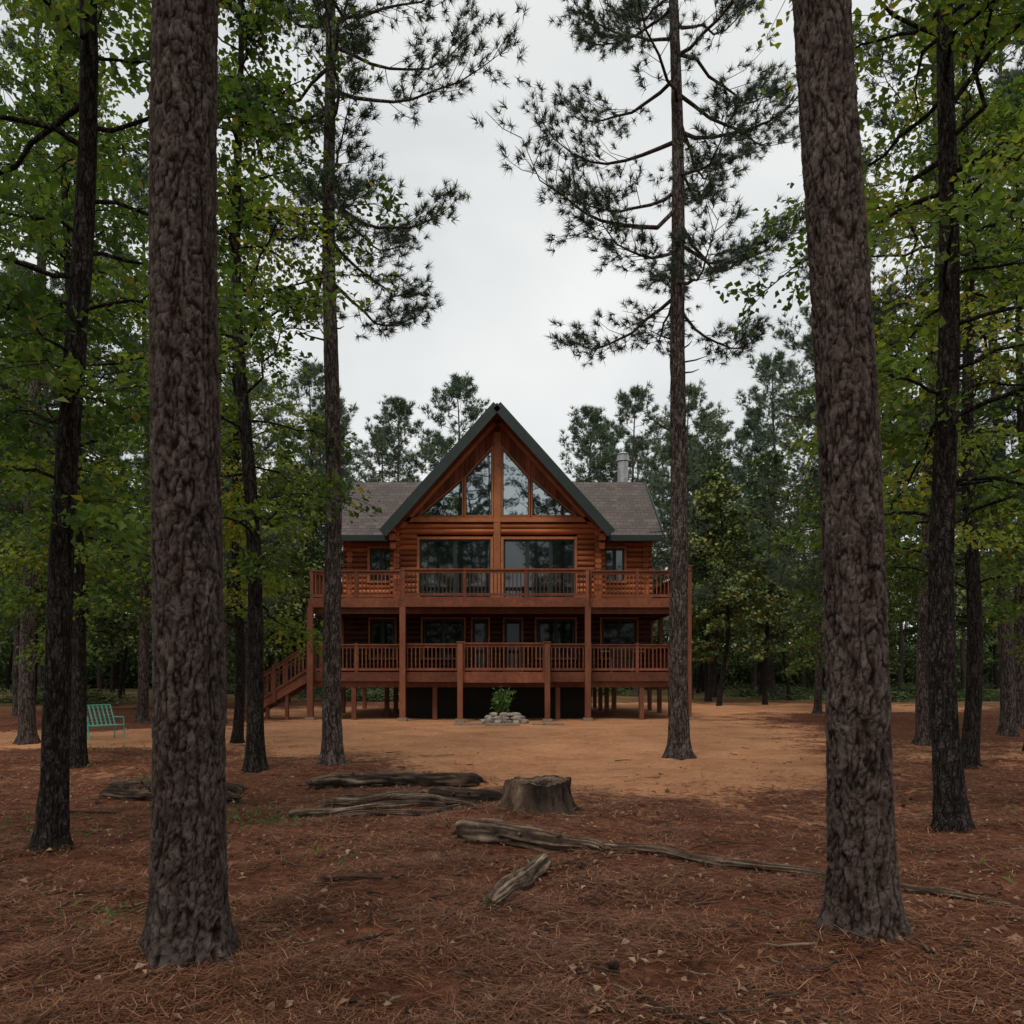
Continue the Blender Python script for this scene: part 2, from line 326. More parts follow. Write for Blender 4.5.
put('pine_cones',acc.mesh('pine_cones',[M_deadwood]))
acc=Acc()
for (cx,cy,k,r) in ((-2.75,9.0,110,.35),(-2.5,5.15,60,.28),(-8,17,140,1.6),(-5.5,12.0,60,.5),(8.5,17,100,1.4),(-1.6,6.8,20,.3),(4.2,6.0,25,.4),(-3.6,9.6,60,.5),(5.6,10,60,.8),(-4.9,8.2,60,.5)):
    x=cx+rng.normal(size=k)*r; y=cy+rng.normal(size=k)*r; P=np.stack([x,y,gh(x,y)+.01],-1)
    D=np.stack([rng.normal(size=k)*.7,rng.normal(size=k)*.7,np.ones(k)*.6],-1)
    leaves(acc,P,D,rng.normal(size=(k,3)),.04+.06*rng.random(k),.014+.02*rng.random(k),0,rng.random(k))
put('grass_sprouts',acc.mesh('grass_sprouts',[M_plant]))

# ------------------------------------------------------------------ tree generators
def axisf(lean,wob,seed):
    r=np.random.default_rng(seed); ph=r.random(4)*6.28
    return lambda z: np.stack([lean[0]*z+wob*(np.sin(z*.33+ph[0])-np.sin(ph[0]))+wob*.4*(np.sin(z*.9+ph[1])-np.sin(ph[1])),
                               lean[1]*z+wob*(np.sin(z*.29+ph[2])-np.sin(ph[2])),z],-1)
def trunk(acc,ax,H,r0,seed,sides=18,step=.22,mat=0,rtop=.015):
    z=np.concatenate([[-.15,0,.06,.14,.26,.42],np.arange(.62,H,step),[H]])
    f=(1-np.clip(z,0,H)/H)**.75; r=np.maximum(r0*(f*.95+.05)*1.0,rtop)+r0*.55*np.exp(-np.clip(z,0,9)/.16)+r0*.12*np.exp(-np.clip(z,0,9)/.6)
    th=np.linspace(0,2*np.pi,sides,endpoint=False); rr=np.random.default_rng(seed)
    ph=rr.random(3)*6.28
    lob=1+.06*np.sin(3*th+ph[0])[None]*np.ones((len(z),1))+.22*np.exp(-np.clip(z,0,9)/.2)[:,None]*np.sin(5*th+ph[1])[None]+.03*rr.normal(size=(len(z),sides))
    c=ax(z); R=r[:,None]*lob
    V=np.stack([c[:,0:1]+R*np.cos(th),c[:,1:2]+R*np.sin(th),np.repeat(c[:,2:3],sides,1)],-1).reshape(-1,3)
    i=np.arange(len(z)-1)[:,None]*sides; j=np.arange(sides)[None]; k=(j+1)%sides
    acc.add(V,np.stack([i+j,i+k,i+sides+k,i+sides+j],-1).reshape(-1,4),mat,.5,True)
    return lambda zz: max(r0*((1-zz/H)**.75*.95+.05),rtop)

def pine(name,seed,H,zb,r0,R,nb,subs,tufts,npt,nl=.17,nw=.011,lean=(0,0),wob=.06,bmat=None,droop=.25,stubs=8,power=.8,fmat=None,u0=.30,step=.22,low=.22):
    global rng; keepr=rng; rng=np.random.default_rng(seed); acc=Acc(); ax=axisf(lean,wob,seed); rf=trunk(acc,ax,H,r0,seed,18,step)
    TP=[];TD=[];TV=[]
    for bi in range(nb):
        t=(bi+rng.random())/nb; z=zb+(H-zb)*t; az=bi*2.4+rng.normal()*.5
        prof=(math.sin(math.pi*min(1,(low+.78*t)))**.6 if t<.36 else (1-t)**power*1.25+.06)
        L=R*prof*(.6+.55*rng.random())
        pit=-droop+ (droop+.75)*t+rng.normal()*.14
        n=9; s=np.linspace(0,1,n); h=np.array([math.cos(az),math.sin(az),0]); 
        side=np.array([-h[1],h[0],0])*rng.normal()*.22*L
        zc=L*(math.sin(pit)*s-.18*np.sin(s*2.6)*(1-t)+.26*s**3)+np.cumsum(rng.normal(size=n))*.018*L
        base=ax(np.array([z]))[0]
        pts=base+h*(L*math.cos(pit)*s)[:,None]+side*(np.sin(s*1.7)[:,None])+np.array([0,0,1])*zc[:,None]+np.cumsum(rng.normal(size=(n,3)),0)*.014*L
        pts[0]=base
        tube(acc,pts,np.linspace(min(rf(z)*.4,.010+.012*L),.005,n),6)
        for k in range(subs):
            u=u0+(1-u0)*((k+rng.random())/subs); f=u*(n-1); i0=min(int(f),n-2); p=pts[i0]+(pts[i0+1]-pts[i0])*(f-i0); td=unit(pts[i0+1]-pts[i0])
            sd=(1 if k%2 else -1); lat=unit(np.cross(td,[0,0,1])); dirn=unit(td*.7+lat*sd*(.75+.3*rng.normal())+np.array([0,0,.15+.28*rng.normal()]))
            l=L*(.16+.24*rng.random())*(1.15-.55*u); l=max(l,.18)
            q=np.array([p,p+dirn*l*.5+rng.normal(size=3)*.03,p+dirn*l+np.array([0,0,.12*l])+rng.normal(size=3)*.04])
            tube(acc,q,[.008,.006,.004],4)
            for w in range(tufts):
                v=.3+.7*(w+1)/tufts; pp=q[0]*(1-v)+q[2]*v
                dd=dirn if rng.random()<.5 else unit(dirn+rng.normal(size=3)*.7)
                pp=pp+rng.normal(size=3)*np.array([.09,.09,.05])*(1+.5*l)
                TP.append(pp); TD.append(unit(dd+np.array([0,0,.35]))); TV.append(np.clip(.25+.45*t+.22*rng.normal(),0,1))
    for k in range(stubs):
        z=3.2+(zb-3.2)*rng.random()**.7; az=rng.random()*6.28; L=.12+.4*rng.random()**2; b0=ax(np.array([z]))[0]; d_=np.array([math.cos(az),math.sin(az),.1+.3*rng.normal()])
        tube(acc,[b0,b0+d_*(L*.5+rf(z)),b0+d_*(L+rf(z))+np.array([0,0,.04])],[.02,.014,.006],5)
    TP=np.array(TP);TD=np.array(TD);TV=np.array(TV)
    P=np.repeat(TP,npt,0); D=np.repeat(TD,npt,0)+rng.normal(size=(len(P),3))*.75; off=rng.random(len(P))[:,None]*np.repeat(TD,npt,0)*.09
    needles(acc,P+off,D,nl*(.65+.5*rng.random(len(P))),nw,1,np.clip(np.repeat(TV,npt)+.12*rng.normal(size=len(P)),0,1))
    me=acc.mesh(name,[bmat or M_bark,fmat or M_needle]); rng=keepr; return me

def broad(name,seed,H,zb,r0,R,nl,ntw,nlf,ls=.10,lean=(0,0),wob=.15,asym=(0,0),low=.6,fmat=None):
    global rng; keepr=rng; rng=np.random.default_rng(seed); acc=Acc(); ax=axisf(lean,wob,seed); rf=trunk(acc,ax,H,r0,seed,12,.3)
    PP=[];DD=[];VV=[]
    for bi in range(nl):
        t=(bi+rng.random())/nl; z=zb+(H-zb)*t**.95; az=bi*2.4+rng.normal()*.6
        prof=(low+(1-low)*t/.35) if t<.35 else (1-(t-.35)/.65)**.65*.9+.12
        h=np.array([math.cos(az),math.sin(az),0]); L=R*prof*(.5+.65*rng.random())*(1+h[0]*asym[0]+h[1]*asym[1])
        pit=.15+.6*t+rng.normal()*.22; n=8; s=np.linspace(0,1,n)
        base=ax(np.array([z]))[0]
        pts=base+h*(L*math.cos(pit)*s)[:,None]+np.array([0,0,1])*(L*(math.sin(pit)*s-.25*s**2))[:,None]+np.cumsum(rng.normal(size=(n,3)),0)*.035*L; pts[0]=base
        tube(acc,pts,np.linspace(min(rf(z)*.36,.008+.009*L),.004,n),5)
        bv=np.clip(.40+.22*rng.normal()+.1*t,0,1)
        for k in range(ntw):
            u=.2+.8*(k+rng.random())/ntw; f=u*(n-1); i0=min(int(f),n-2); p=pts[i0]+(pts[i0+1]-pts[i0])*(f-i0); td=unit(pts[i0+1]-pts[i0])
            lat=unit(np.cross(td,[0,0,1])); dirn=unit(td*(.5+.4*rng.random())+lat*(1 if k%2 else -1)*(.5+.5*rng.random())+np.array([0,0,.3*rng.normal()]))
            l=.3+.28*L*rng.random(); q=np.array([p,p+dirn*l*.5,p+dirn*l+np.array([0,0,-.12*l])]); tube(acc,q,[.006,.004,.003],3)
            m=nlf; v=rng.random(m)**.7; pos=q[0]*(1-v[:,None])+q[2]*v[:,None]+rng.normal(size=(m,3))*np.array([.09,.09,.06])*(.7+ls*4)
            PP.append(pos); DD.append(dirn+rng.normal(size=(m,3))*.8+np.array([0,0,-.25])); VV.append(np.clip(bv+.16*rng.normal(size=m),0,1))
    P=np.concatenate(PP);D=np.concatenate(DD);V=np.concatenate(VV)
    V=np.where(rng.random(len(V))<.02,.98,np.minimum(V,.93))
    Nn=unit(np.stack([rng.normal(size=len(P))*.55,rng.normal(size=len(P))*.55,np.ones(len(P))],-1)); L=ls*(.6+.7*rng.random(len(P)))
    leaves(acc,P,D,Nn,L,L*.8,1,V,.15)
    me=acc.mesh(name,[M_bark2,fmat or M_leaf]); rng=keepr; return me

# ------------------------------------------------------------------ foreground pines with furrowed, plated bark
def fgpine(x0,y0,r0,lean,seed,H=19):
    acc=Acc(); sides=160; z=np.concatenate([np.arange(-.2,6.6,.0100),np.arange(6.65,H,.3),[H]])
    th=np.linspace(0,2*np.pi,sides,endpoint=False); r=np.random.default_rng(seed); ph=r.random(6)*6.28
    zz=np.clip(z,0,H); base=r0*(1-.022*zz)*np.where(zz>6.5,(1-(np.clip(zz,6.5,H)-6.5)/(H-6.5))**.7*.95+.05,1)
    base=base+r0*.42*np.exp(-zz/.13)+r0*.14*np.exp(-zz/.6)
    cxy=np.stack([lean[0]*zz+.02*np.sin(zz*.9+ph[0]),lean[1]*zz+.02*np.sin(zz*.8+ph[1])],-1); cxy-=cxy[np.argmin(abs(z))]
    crack=np.ones((len(z),sides)); plate=np.full((len(z),sides),.5)
    lob=1+.035*np.sin(2*th+ph[2])[None]+.16*np.exp(-zz/.16)[:,None]*np.sin(5*th+ph[3])[None]+.06*np.exp(-zz/.3)[:,None]*np.sin(3*th+ph[4])[None]
    nz=mnoise.noise
    for a in range(len(z)):
        if z[a]>6.6: break
        za=z[a]
        for b_ in range(sides):
            X0=math.cos(th[b_])*r0;Y0=math.sin(th[b_])*r0
            w2=mnoise.noise_vector(Vector((X0*45,Y0*45,za*28+seed)))
            px=X0+w2[0]*.006; py=Y0+w2[1]*.006; pz=za+w2[2]*.012
            n1=abs(nz(Vector((px*19,py*19,pz*5.0+seed)))+.25*nz(Vector((px*38+5,py*38,pz*13+seed))))
            n2=abs(nz(Vector((px*22+9,py*22,pz*17+seed*2)))+.25*nz(Vector((px*44,py*44,pz*36))))
            n3=abs(nz(Vector((px*31-4,py*31,pz*9-seed))))
            e1=min(1,n1/.13); e2=min(1,n2/.10); e3=min(1,n3/.10)
            e=min(e1,.28+.72*e2,.45+.55*e3)
            crack[a,b_]=max(0,min(1,e*.74+.30*w2[0]+.06)); plate[a,b_]=max(0,min(1,.5+.9*nz(Vector((px*16,py*16,pz*10+40)))))
    R=base[:,None]*lob+(crack-.5)*.018+(plate-.5)*.006
    V=np.stack([cxy[:,0:1]+R*np.cos(th),cxy[:,1:2]+R*np.sin(th),np.repeat(z[:,None],sides,1)],-1).reshape(-1,3)
    i=np.arange(len(z)-1)[:,None]*sides; j=np.arange(sides)[None]; k=(j+1)%sides
    acc.add(V,np.stack([i+j,i+k,i+sides+k,i+sides+j],-1).reshape(-1,4),0,.5,True)
    rr=np.random.default_rng(seed+50); P=[];Dd=[]
    for q in range(22):
        zb=12+(H-12)*(q+rr.random())/22; az=q*2.4; L=2.4*(1-(zb-12)/(H-12))**.6+.4; c=np.array([lean[0]*zb,lean[1]*zb,zb]); h=np.array([math.cos(az),math.sin(az),.25])
        s=np.linspace(0,1,6)[:,None]; pts=c+h*L*s+rr.normal(size=(6,3))*.06; tube(acc,pts,np.linspace(.04,.008,6),5)
        for w in range(26):
            u=.3+.7*rr.random(); P.append(c+h*L*u+rr.normal(size=3)*np.array([.3,.3,.12])); Dd.append(h+rr.normal(size=3)*.5)
    P=np.repeat(np.array(P),16,0); Dd=np.repeat(np.array(Dd),16,0)+rng.normal(size=(len(P),3))*.7
    needles(acc,P,Dd,.24*(.6+.5*rng.random(len(P))),.022,1,rng.random(len(P)))
    n1=sum(len(v) for v,_ in acc.V); ca=np.ones(n1)*.6; ca[:crack.size]=crack.ravel(); pa=np.ones(n1)*.5; pa[:plate.size]=plate.ravel()
    me=acc.mesh('pine_tree',[M_plate,M_needle],{'crack':ca,'plate':pa})
    put('pine_tree',me,(x0,y0,float(gh(x0,y0))-.05))
fgpine(-1.82,4.48,.190,(.006,0),3)
fgpine(2.13,4.85,.178,(-.046,0),9)

mA=pine('pine_tree',11,20,8.2,.16,2.7,48,15,6,34,nl=.16,nw=.012,lean=(0.002,0),wob=.05,stubs=5,droop=.2,u0=.3)
mB=pine('pine_tree',23,21,8.2,.18,3.4,52,16,6,34,nl=.16,nw=.012,lean=(-.014,0),wob=.04,stubs=14,droop=.2,u0=.3)
put('pine_tree',mA,(-3.04,13.5,float(gh(-3.04,13.5))-.05))
put('pine_tree',mB,(3.09,14.7,float(gh(3.09,14.7))-.05))
mC=pine('pine_tree',31,18,4.2,.17,3.4,50,12,5,18,nl=.2,nw=.02,wob=.1,stubs=6)
mD=pine('pine_tree',37,20,6.2,.18,3.0,46,11,5,18,nl=.2,nw=.02,wob=.12,stubs=8)
mF=pine('distant_pine',41,21,9.5,.2,3.2,44,9,5,12,nl=.36,nw=.045,wob=.15,stubs=0,power=.5,fmat=M_needle_f,step=1.5,low=.3)
mF2=pine('distant_pine',43,19,6.0,.2,3.2,44,9,5,12,nl=.36,nw=.045,wob=.15,stubs=0,power=.7,fmat=M_needle_f,step=1.5,low=.3)
bA=broad('broadleaf_tree',51,14,2.6,.115,2.1,54,10,22,.095,lean=(.04,0),wob=.12,asym=(-.3,0))
bB=broad('broadleaf_tree',57,15,3.0,.14,2.6,60,11,22,.095,lean=(-.012,0),wob=.12,asym=(.2,0))
bC=broad('broadleaf_tree',61,13,2.4,.12,2.15,58,10,22,.095,lean=(0,0),wob=.14)
bF=broad('distant_broadleaf',67,14,3.0,.15,3.2,44,9,11,.27,wob=.25,fmat=M_leaf_f)
bF2=broad('distant_broadleaf',71,16,4.0,.16,3.0,44,9,11,.27,wob=.2,fmat=M_leaf_f)
def P_(name,me,x,y,rot=0,s=1): put(name,me,(x,y,float(gh(x,y))-.05),rot,s)
P_('broadleaf_tree',bA,-4.1,7.1)
P_('broadleaf_tree',bB,4.54,8.25)
P_('broadleaf_tree',bC,-4.24,13.2,1.0,1.15)
P_('broadleaf_tree',bC,-7.7,14.2,2.2,1.05)
P_('broadleaf_tree',bB,8.1,14.2,2.9,1.0)
P_('broadleaf_tree',bB,-6.4,18.6,3.6,.85)
P_('broadleaf_tree',bC,-9.6,17.0,5.1,1.1)
P_('broadleaf_tree',bC,11.2,17.2,.6,1.1)
P_('pine_tree',mC,10.4,24.5,1,.95)
P_('pine_tree',mC,12.6,33,5.0,.9)
P_('pine_tree',mD,9.45,18.3,.4,1.0)
P_('pine_tree',mD,13,21,3,1)
P_('pine_tree',mD,-11.5,19,1.5,1)
P_('pine_tree',mC,-13.5,25,2.5,1)
P_('pine_tree',mC,-9.8,27,.7,.8)
P_('broadleaf_tree',bC,-6.0,3.2,.4,1.05); P_('broadleaf_tree',bC,6.3,3.6,2.4,1.05)  # out-of-view trees added to shade the foreground edges
P_('pine_tree',mD,-3.6,-3.5,1,1); P_('pine_tree',mD,3.4,-4.5,2,1)  # behind the camera, added so their crowns darken the foreground
forest=empty('distant_forest')
def F_(me,x,y,s): put('tree',me,(x,y,float(gh(x,y))-.1),rng.random()*6.28,s,forest)
for (x,y,s) in ((-8.6,60,1.04),(-4.0,58,1.08),(-12.5,56,.98),(-10.5,64,1.0),(5.6,58,.98),(9.3,60,1.08),(12.2,55,1.0),(7.4,66,1.05),(-17,52,1.0),(1,75,1.05),(17,52,1.05),(-7.0,75,1.12),(11.5,74,1.1),(14.8,60,1.0),(-15,62,1.0)):
    F_(mF,x,y,s)
for (me,x,y,s) in ((bF,10.6,41,.85),(bF2,13.6,43,.85),(bF,11.8,48,.9),(bF,15.8,38,.9),(mF2,9.6,47,.85),(bF,-12.0,40,.85),(bF2,-14.6,36,.85),(bF,-11.8,47,.9),(bF,12.8,29,.62)):
    F_(me,x,y,s)
placed=[(-10.3,20),(-13.5,24),(13,21),(14.5,27),(10.6,41),(13.6,43),(15.8,38),(-12,40),(-14.6,36),(12.8,29)]
cnt=0
for tries in range(8000):
    if cnt>=240: break
    y=15+rng.random()**.75*95; x=(rng.random()*2-1)*(y*.74+5)
    if sandf(np.array(x),np.array(y))>.12 and y<46: continue
    if y<50 and abs(x+.5)<9.5+.07*(y-20): continue
    if y<70 and y>=50 and abs(x+1)<12: continue
    if abs(x)<.12*y and y<90: continue
    md=2.5 if y<45 else 3.1
    if any((x-a)**2+(y-b_)**2<md*md for a,b_ in placed): continue
    placed.append((x,y)); cnt+=1; r=rng.random(); s=.75+.4*rng.random()
    if y<30: me=(bC,bC,mC,mD,bB)[int(r*5)]; s=.85+.3*rng.random()
    else: me=(bF,bF2,bF,mF,mF2)[int(r*5)]
    F_(me,x,y,s)
for k in range(12):
    y=-16-rng.random()*26; x=(rng.random()*2-1)*32
    F_((mF,bF2,mF2)[k%3],x,y,.8+.3*rng.random())
acc=Acc(); 
for k in range(16):
    c=np.array([rng.normal()*.9,rng.normal()*.9,.5+rng.random()*1.0]); m=90
    P=c+rng.normal(size=(m,3))*np.array([.45,.45,.32]); P[:,2]=np.abs(P[:,2])
    Nn=unit(rng.normal(size=(m,3))*.6+np.array([0,0,1.])); leaves(acc,P,rng.normal(size=(m,3)),Nn,.13+.12*rng.random(m),.1+.08*rng.random(m),0,np.clip(rng.random()*.6+.12*rng.normal(size=m),0,1))
sh=acc.mesh('undergrowth_shrub',[M_leaf_f]); und=empty('undergrowth')
for k in range(360):
    y=(38+rng.random()*46) if k<70 else 80+rng.random()*50; x=(rng.random()*2-1)*(y*.75+6)
    if sandf(np.array(x),np.array(y))>.05 or (y<50 and abs(x)<13): continue
    s=1+.6*rng.random() if y<80 else 1.6+.8*rng.random()
    put('shrub',sh,(x,y,float(gh(x,y))-.1),rng.random()*6.28,(s,s,(.25+.25*rng.random()) if y<80 else 1.5+1.5*rng.random()),und)

# ------------------------------------------------------------------ logs, stump
lc_=[0]
def log(name,pts,r0,r1,var,n=60,lift=1.0,bend=.03,sides=26):
    lc_[0]+=7.3; sd_=lc_[0]
    acc=Acc(); pts=np.array(pts,float); t=np.linspace(0,1,len(pts)); s=np.linspace(0,1,n); Lt=np.sqrt(((pts[-1]-pts[0])**2).sum())
    x=np.interp(s,t,pts[:,0]);y=np.interp(s,t,pts[:,1])
    wv=np.array([mnoise.noise(Vector((q*Lt*1.3,sd_,0))) for q in s]); wv2=np.array([mnoise.noise(Vector((q*Lt*1.3,sd_,9))) for q in s])
    x=x+wv*bend*2; y=y+wv2*bend*3
    r=r0+(r1-r0)*s; r=r*(1-.25*np.exp(-s*Lt/.06)-.35*np.exp(-(1-s)*Lt/.08)); z=gh(x,y)+r*.72*lift
    C=np.stack([x,y,z],-1); T=unit(np.gradient(C,axis=0)); a=unit(np.cross(T,[0,0,1])); b_=np.cross(T,a); th=np.linspace(0,2*np.pi,sides,endpoint=False)
    G=np.zeros((n,sides)); K=np.zeros((n,sides))
    for p in range(n):
        for q in range(sides):
            ca,sa=math.cos(th[q]),math.sin(th[q]); L_=s[p]*Lt
            G[p,q]=mnoise.noise(Vector((ca*1.2,sa*1.2,L_*3+sd_))); K[p,q]=mnoise.noise(Vector((ca*4.2,sa*4.2,L_*1.6+sd_)))+.5*mnoise.noise(Vector((ca*9,sa*9,L_*4+sd_)))
    split=np.clip((abs(K)-.05)/.12,0,1)
    ring_r=r[:,None]*(1+.26*G+.16*K-.16*(1-split)); ring_r[0]*=.8+.2*np.cos(th*3); ring_r[-1]*=.8+.2*np.sin(th*2)
    ring=C[:,None]+ring_r[...,None]*(np.cos(th)[None,:,None]*a[:,None]+np.sin(th)[None,:,None]*b_[:,None])
    ring[0]+=T[0]*(rng.normal(size=(sides,1))*r0*.25); ring[-1]+=T[-1]*(rng.normal(size=(sides,1))*r1*.5)
    i=np.arange(n-1)[:,None]*sides; j=np.arange(sides)[None]; k=(j+1)%sides
    vv=np.clip(var+.7*K+.25*G-.4*(1-split),0,1)
    acc.add(ring.reshape(-1,3),np.stack([i+j,i+k,i+sides+k,i+sides+j],-1).reshape(-1,4),0,vv.ravel(),True)
    for e in (0,n-1):
        idx=np.arange(sides); acc.add(np.vstack([C[e],ring[e]]),np.stack([np.zeros(sides,int),1+idx,1+(idx+1)%sides],-1),0,np.clip(var,0,1))
    for q in range(3):
        u=.2+.6*rng.random(); i0=int(u*(n-1)); d_=unit(np.array([rng.normal(),rng.normal(),.4+.5*rng.random()])); L=r[i0]*(1.3+1.2*rng.random())
        tube(acc,[C[i0],C[i0]+d_*L],[r[i0]*.25,r[i0]*.12],6,0,var,True)
    put(name,acc.mesh(name,[M_deadwood]))
log('fallen_log',[(-2.85,11.2),(-1.7,11.5),(-.5,11.65)],.10,.12,.38)
log('fallen_log',[(-2.2,11.9),(-.6,12.0)],.06,.08,.3)
log('fallen_log',[(-5.65,11.2),(-4.6,11.0),(-3.62,10.8)],.07,.09,.36)
log('fallen_log',[(-5.3,10.35),(-4.4,10.25),(-3.5,10.15)],.08,.08,.42)
log('fallen_branch',[(-2.65,9.2),(-1.6,9.45),(-.55,9.5)],.055,.035,.5,bend=.06)
log('fallen_branch',[(-2.3,9.75),(-1.3,10.1),(-.35,10.35)],.06,.05,.58,bend=.06,lift=1.4)
log('fallen_branch',[(-2.0,9.1),(-1.0,9.05),(-.45,9.3)],.035,.03,.45,bend=.06)
log('fallen_branch',[(-2.1,10.3),(-1.2,10.3),(-.5,10.0)],.05,.04,.35,bend=.06)
log('fallen_branch',[(-1.5,9.9),(-.9,9.6),(-.35,9.1)],.035,.025,.6,bend=.06,lift=3.5)
log('fallen_branch',[(-2.4,9.5),(-1.5,9.7),(-.7,9.75)],.04,.025,.3,bend=.06)
log('fallen_branch',[(-1.0,9.95),(-.5,9.7),(-.1,9.8)],.11,.09,.15)
log('fallen_branch',[(-.75,10.5),(-.35,10.1),(-.05,9.9)],.08,.05,.2)
log('fallen_log',[(-.50,7.75),(.1,7.35),(.80,7.02)],.13,.075,.52,100,sides=40)
log('fallen_branch',[(.70,7.12),(1.4,6.85),(2.4,6.35),(3.05,5.75),(3.45,5.45)],.058,.02,.55,90,bend=.06)
log('fallen_branch',[(.3,7.3),(.9,7.2),(1.7,6.85)],.04,.02,.4,bend=.05)
log('fallen_log',[(-.16,5.5),(.05,6.1),(.26,6.75)],.07,.085,.66,80,sides=40,bend=.015)
acc=Acc(); sides=96; zs=np.concatenate([[-.1],np.linspace(0,.37,26)]); th=np.linspace(0,2*np.pi,sides,endpoint=False)
rs=.365+.13*np.exp(-np.clip(zs,0,1)/.09)+.03*(1-np.clip(zs,0,1)/.36)
G=np.array([[mnoise.noise(Vector((math.cos(t)*1.3,math.sin(t)*1.3,z*1.5)))*.20+mnoise.noise(Vector((math.cos(t)*7,math.sin(t)*7,z*3)))*.14+mnoise.noise(Vector((math.cos(t)*18,math.sin(t)*18,z*9)))*.08 for t in th] for z in zs])
R=rs[:,None]*(1+G+.10*np.exp(-np.clip(zs,0,1)/.10)[:,None]*np.sin(6*th+1)[None])
rimz=np.array([mnoise.noise(Vector((math.cos(t)*1.5,math.sin(t)*1.5,4)))*.05+mnoise.noise(Vector((math.cos(t)*9,math.sin(t)*9,4)))*.018 for t in th])
V=np.stack([R*np.cos(th),R*np.sin(th),np.repeat(zs[:,None],sides,1)+(np.clip(zs,0,1)/.37)[:,None]**3*rimz[None]],-1)
i=np.arange(len(zs)-1)[:,None]*sides; j=np.arange(sides)[None]; k=(j+1)%sides
acc.add(V.reshape(-1,3),np.stack([i+j,i+k,i+sides+k,i+sides+j],-1).reshape(-1,4),0,np.clip(.27+G*2.2,0,1).ravel(),True)
prev=V[-1]
for f,dz,vv in ((.9,-.01,.25),(.75,-.012,.5),(.6,-.02,.6),(.42,-.03,.5),(.25,-.07,.25),(.0,-.10,.08)):
    cur=V[-1]*np.array([f,f,1])+np.array([0,0,dz])+rng.normal(size=(sides,3))*.005
    W=np.vstack([prev,cur]); idx=np.arange(sides); acc.add(W,np.stack([idx,(idx+1)%sides,sides+(idx+1)%sides,sides+idx],-1),0,np.clip(vv+.1*rng.normal(size=2*sides),0,1)); prev=cur
put('tree_stump',acc.mesh('tree_stump',[M_deadwood]),(.33,9.2,float(gh(.33,9.2))-.04))

# ------------------------------------------------------------------ the log house
HX=-.56; house=empty('log_house',(HX,0,0))
ZL,ZU=1.70,4.33
def logwall(mb,x0,x1,y,z0,z1,openings,course=.21,r=.125,mat=0):
    z=z0+course/2
    while z<z1:
        segs=[(x0,x1)]
        for (a,b_,c,d) in openings:
            if c-.02<z<d+.02:
                ns=[]
                for s0,s1 in segs:
                    if b_<=s0 or a>=s1: ns.append((s0,s1)); continue
                    if a>s0: ns.append((s0,a))
                    if b_<s1: ns.append((b_,s1))
                segs=ns
        for s0,s1 in segs:
            if s1-s0>.05: tube(mb,[(s0,y,z),(s1,y,z)],[r,r],12,mat,.5,True,squash=.92)
        z+=course
def sidewall(mb,x,y0,y1,z0,z1,course=.21,r=.125):
    z=z0+course/2
    while z<z1: tube(mb,[(x,y0,z),(x,y1,z)],[r,r],12,0,.5,True); z+=course
WY=31.1
upo=[(-3.12,-.17,ZU,6.95),(.13,3.08,ZU,6.95)]
wl=MB(); logwall(wl,-4.15,4.15,WY,ZU,7.55,upo); 
for s in (-1,1):
    op=[(-5.1,-4.05,5.2,6.65)] if s<0 else [(4.1,5.05,5.2,6.65)]
    a,b_=(-6.05,-3.9) if s<0 else (3.9,6.05); logwall(wl,a,b_,WY+.35,ZU,6.95,op)
    sidewall(wl,s*5.8,31.3,38.8,ZU,6.95); sidewall(wl,s*3.88,30.75,31.5,ZU+.1,7.5)
wl.make('upper_log_walls',[M_log],house)
ge=MB()
for s in (-1,1):
    ge.prism([(s*5.8,30.9,6.8),(s*5.8,39.1,6.8),(s*5.8,35,9.85)],(-s*.12,0,0),0,0,0)
ge.make('wing_gable_walls',[M_board],house)
lw=MB(); lowo=[(-5.05,-3.95,2.2,3.85),(-3.0,-1.25,2.2,3.85),(-1.05,-.30,ZL,3.85),(.2,1.0,ZL,3.85),(1.45,3.1,2.2,3.85),(4.0,5.5,2.2,3.85)]
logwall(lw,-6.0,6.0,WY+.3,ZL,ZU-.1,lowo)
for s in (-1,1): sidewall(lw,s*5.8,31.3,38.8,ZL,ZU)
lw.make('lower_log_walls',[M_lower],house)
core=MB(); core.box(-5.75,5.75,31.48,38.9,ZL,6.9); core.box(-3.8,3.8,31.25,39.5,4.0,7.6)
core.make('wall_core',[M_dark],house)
gb=MB(); sl=(11.8-7.22)/4.1
def roofz(x): return 11.8-abs(x)*sl-.33
x=-3.84
while x<3.84:
    w=.185; x1=min(x+w,3.84); y0=WY-.06+rng.normal()*.006
    za,zb_=roofz(x),roofz(x1)
    if za>7.5 or zb_>7.5:
        for (A,B) in ([(x,x1)] if x*x1>=0 else [(x,0),(0,x1)]):
            V=[(A,y0,7.5),(B,y0,7.5),(B,y0,max(7.51,roofz(B))),(A,y0,max(7.51,roofz(A)))]
            gb.prism(V,(0,.1,0),0,0,0)
    x+=w+.012
gb.prism([(-3.8,WY+.05,7.45),(3.8,WY+.05,7.45),(0,WY+.05,11.4)],(0,.08,0),1,1,1)
gb.make('gable_siding',[M_board,M_dark],house)
fr=MB(); gs=MB(); tr=MB()
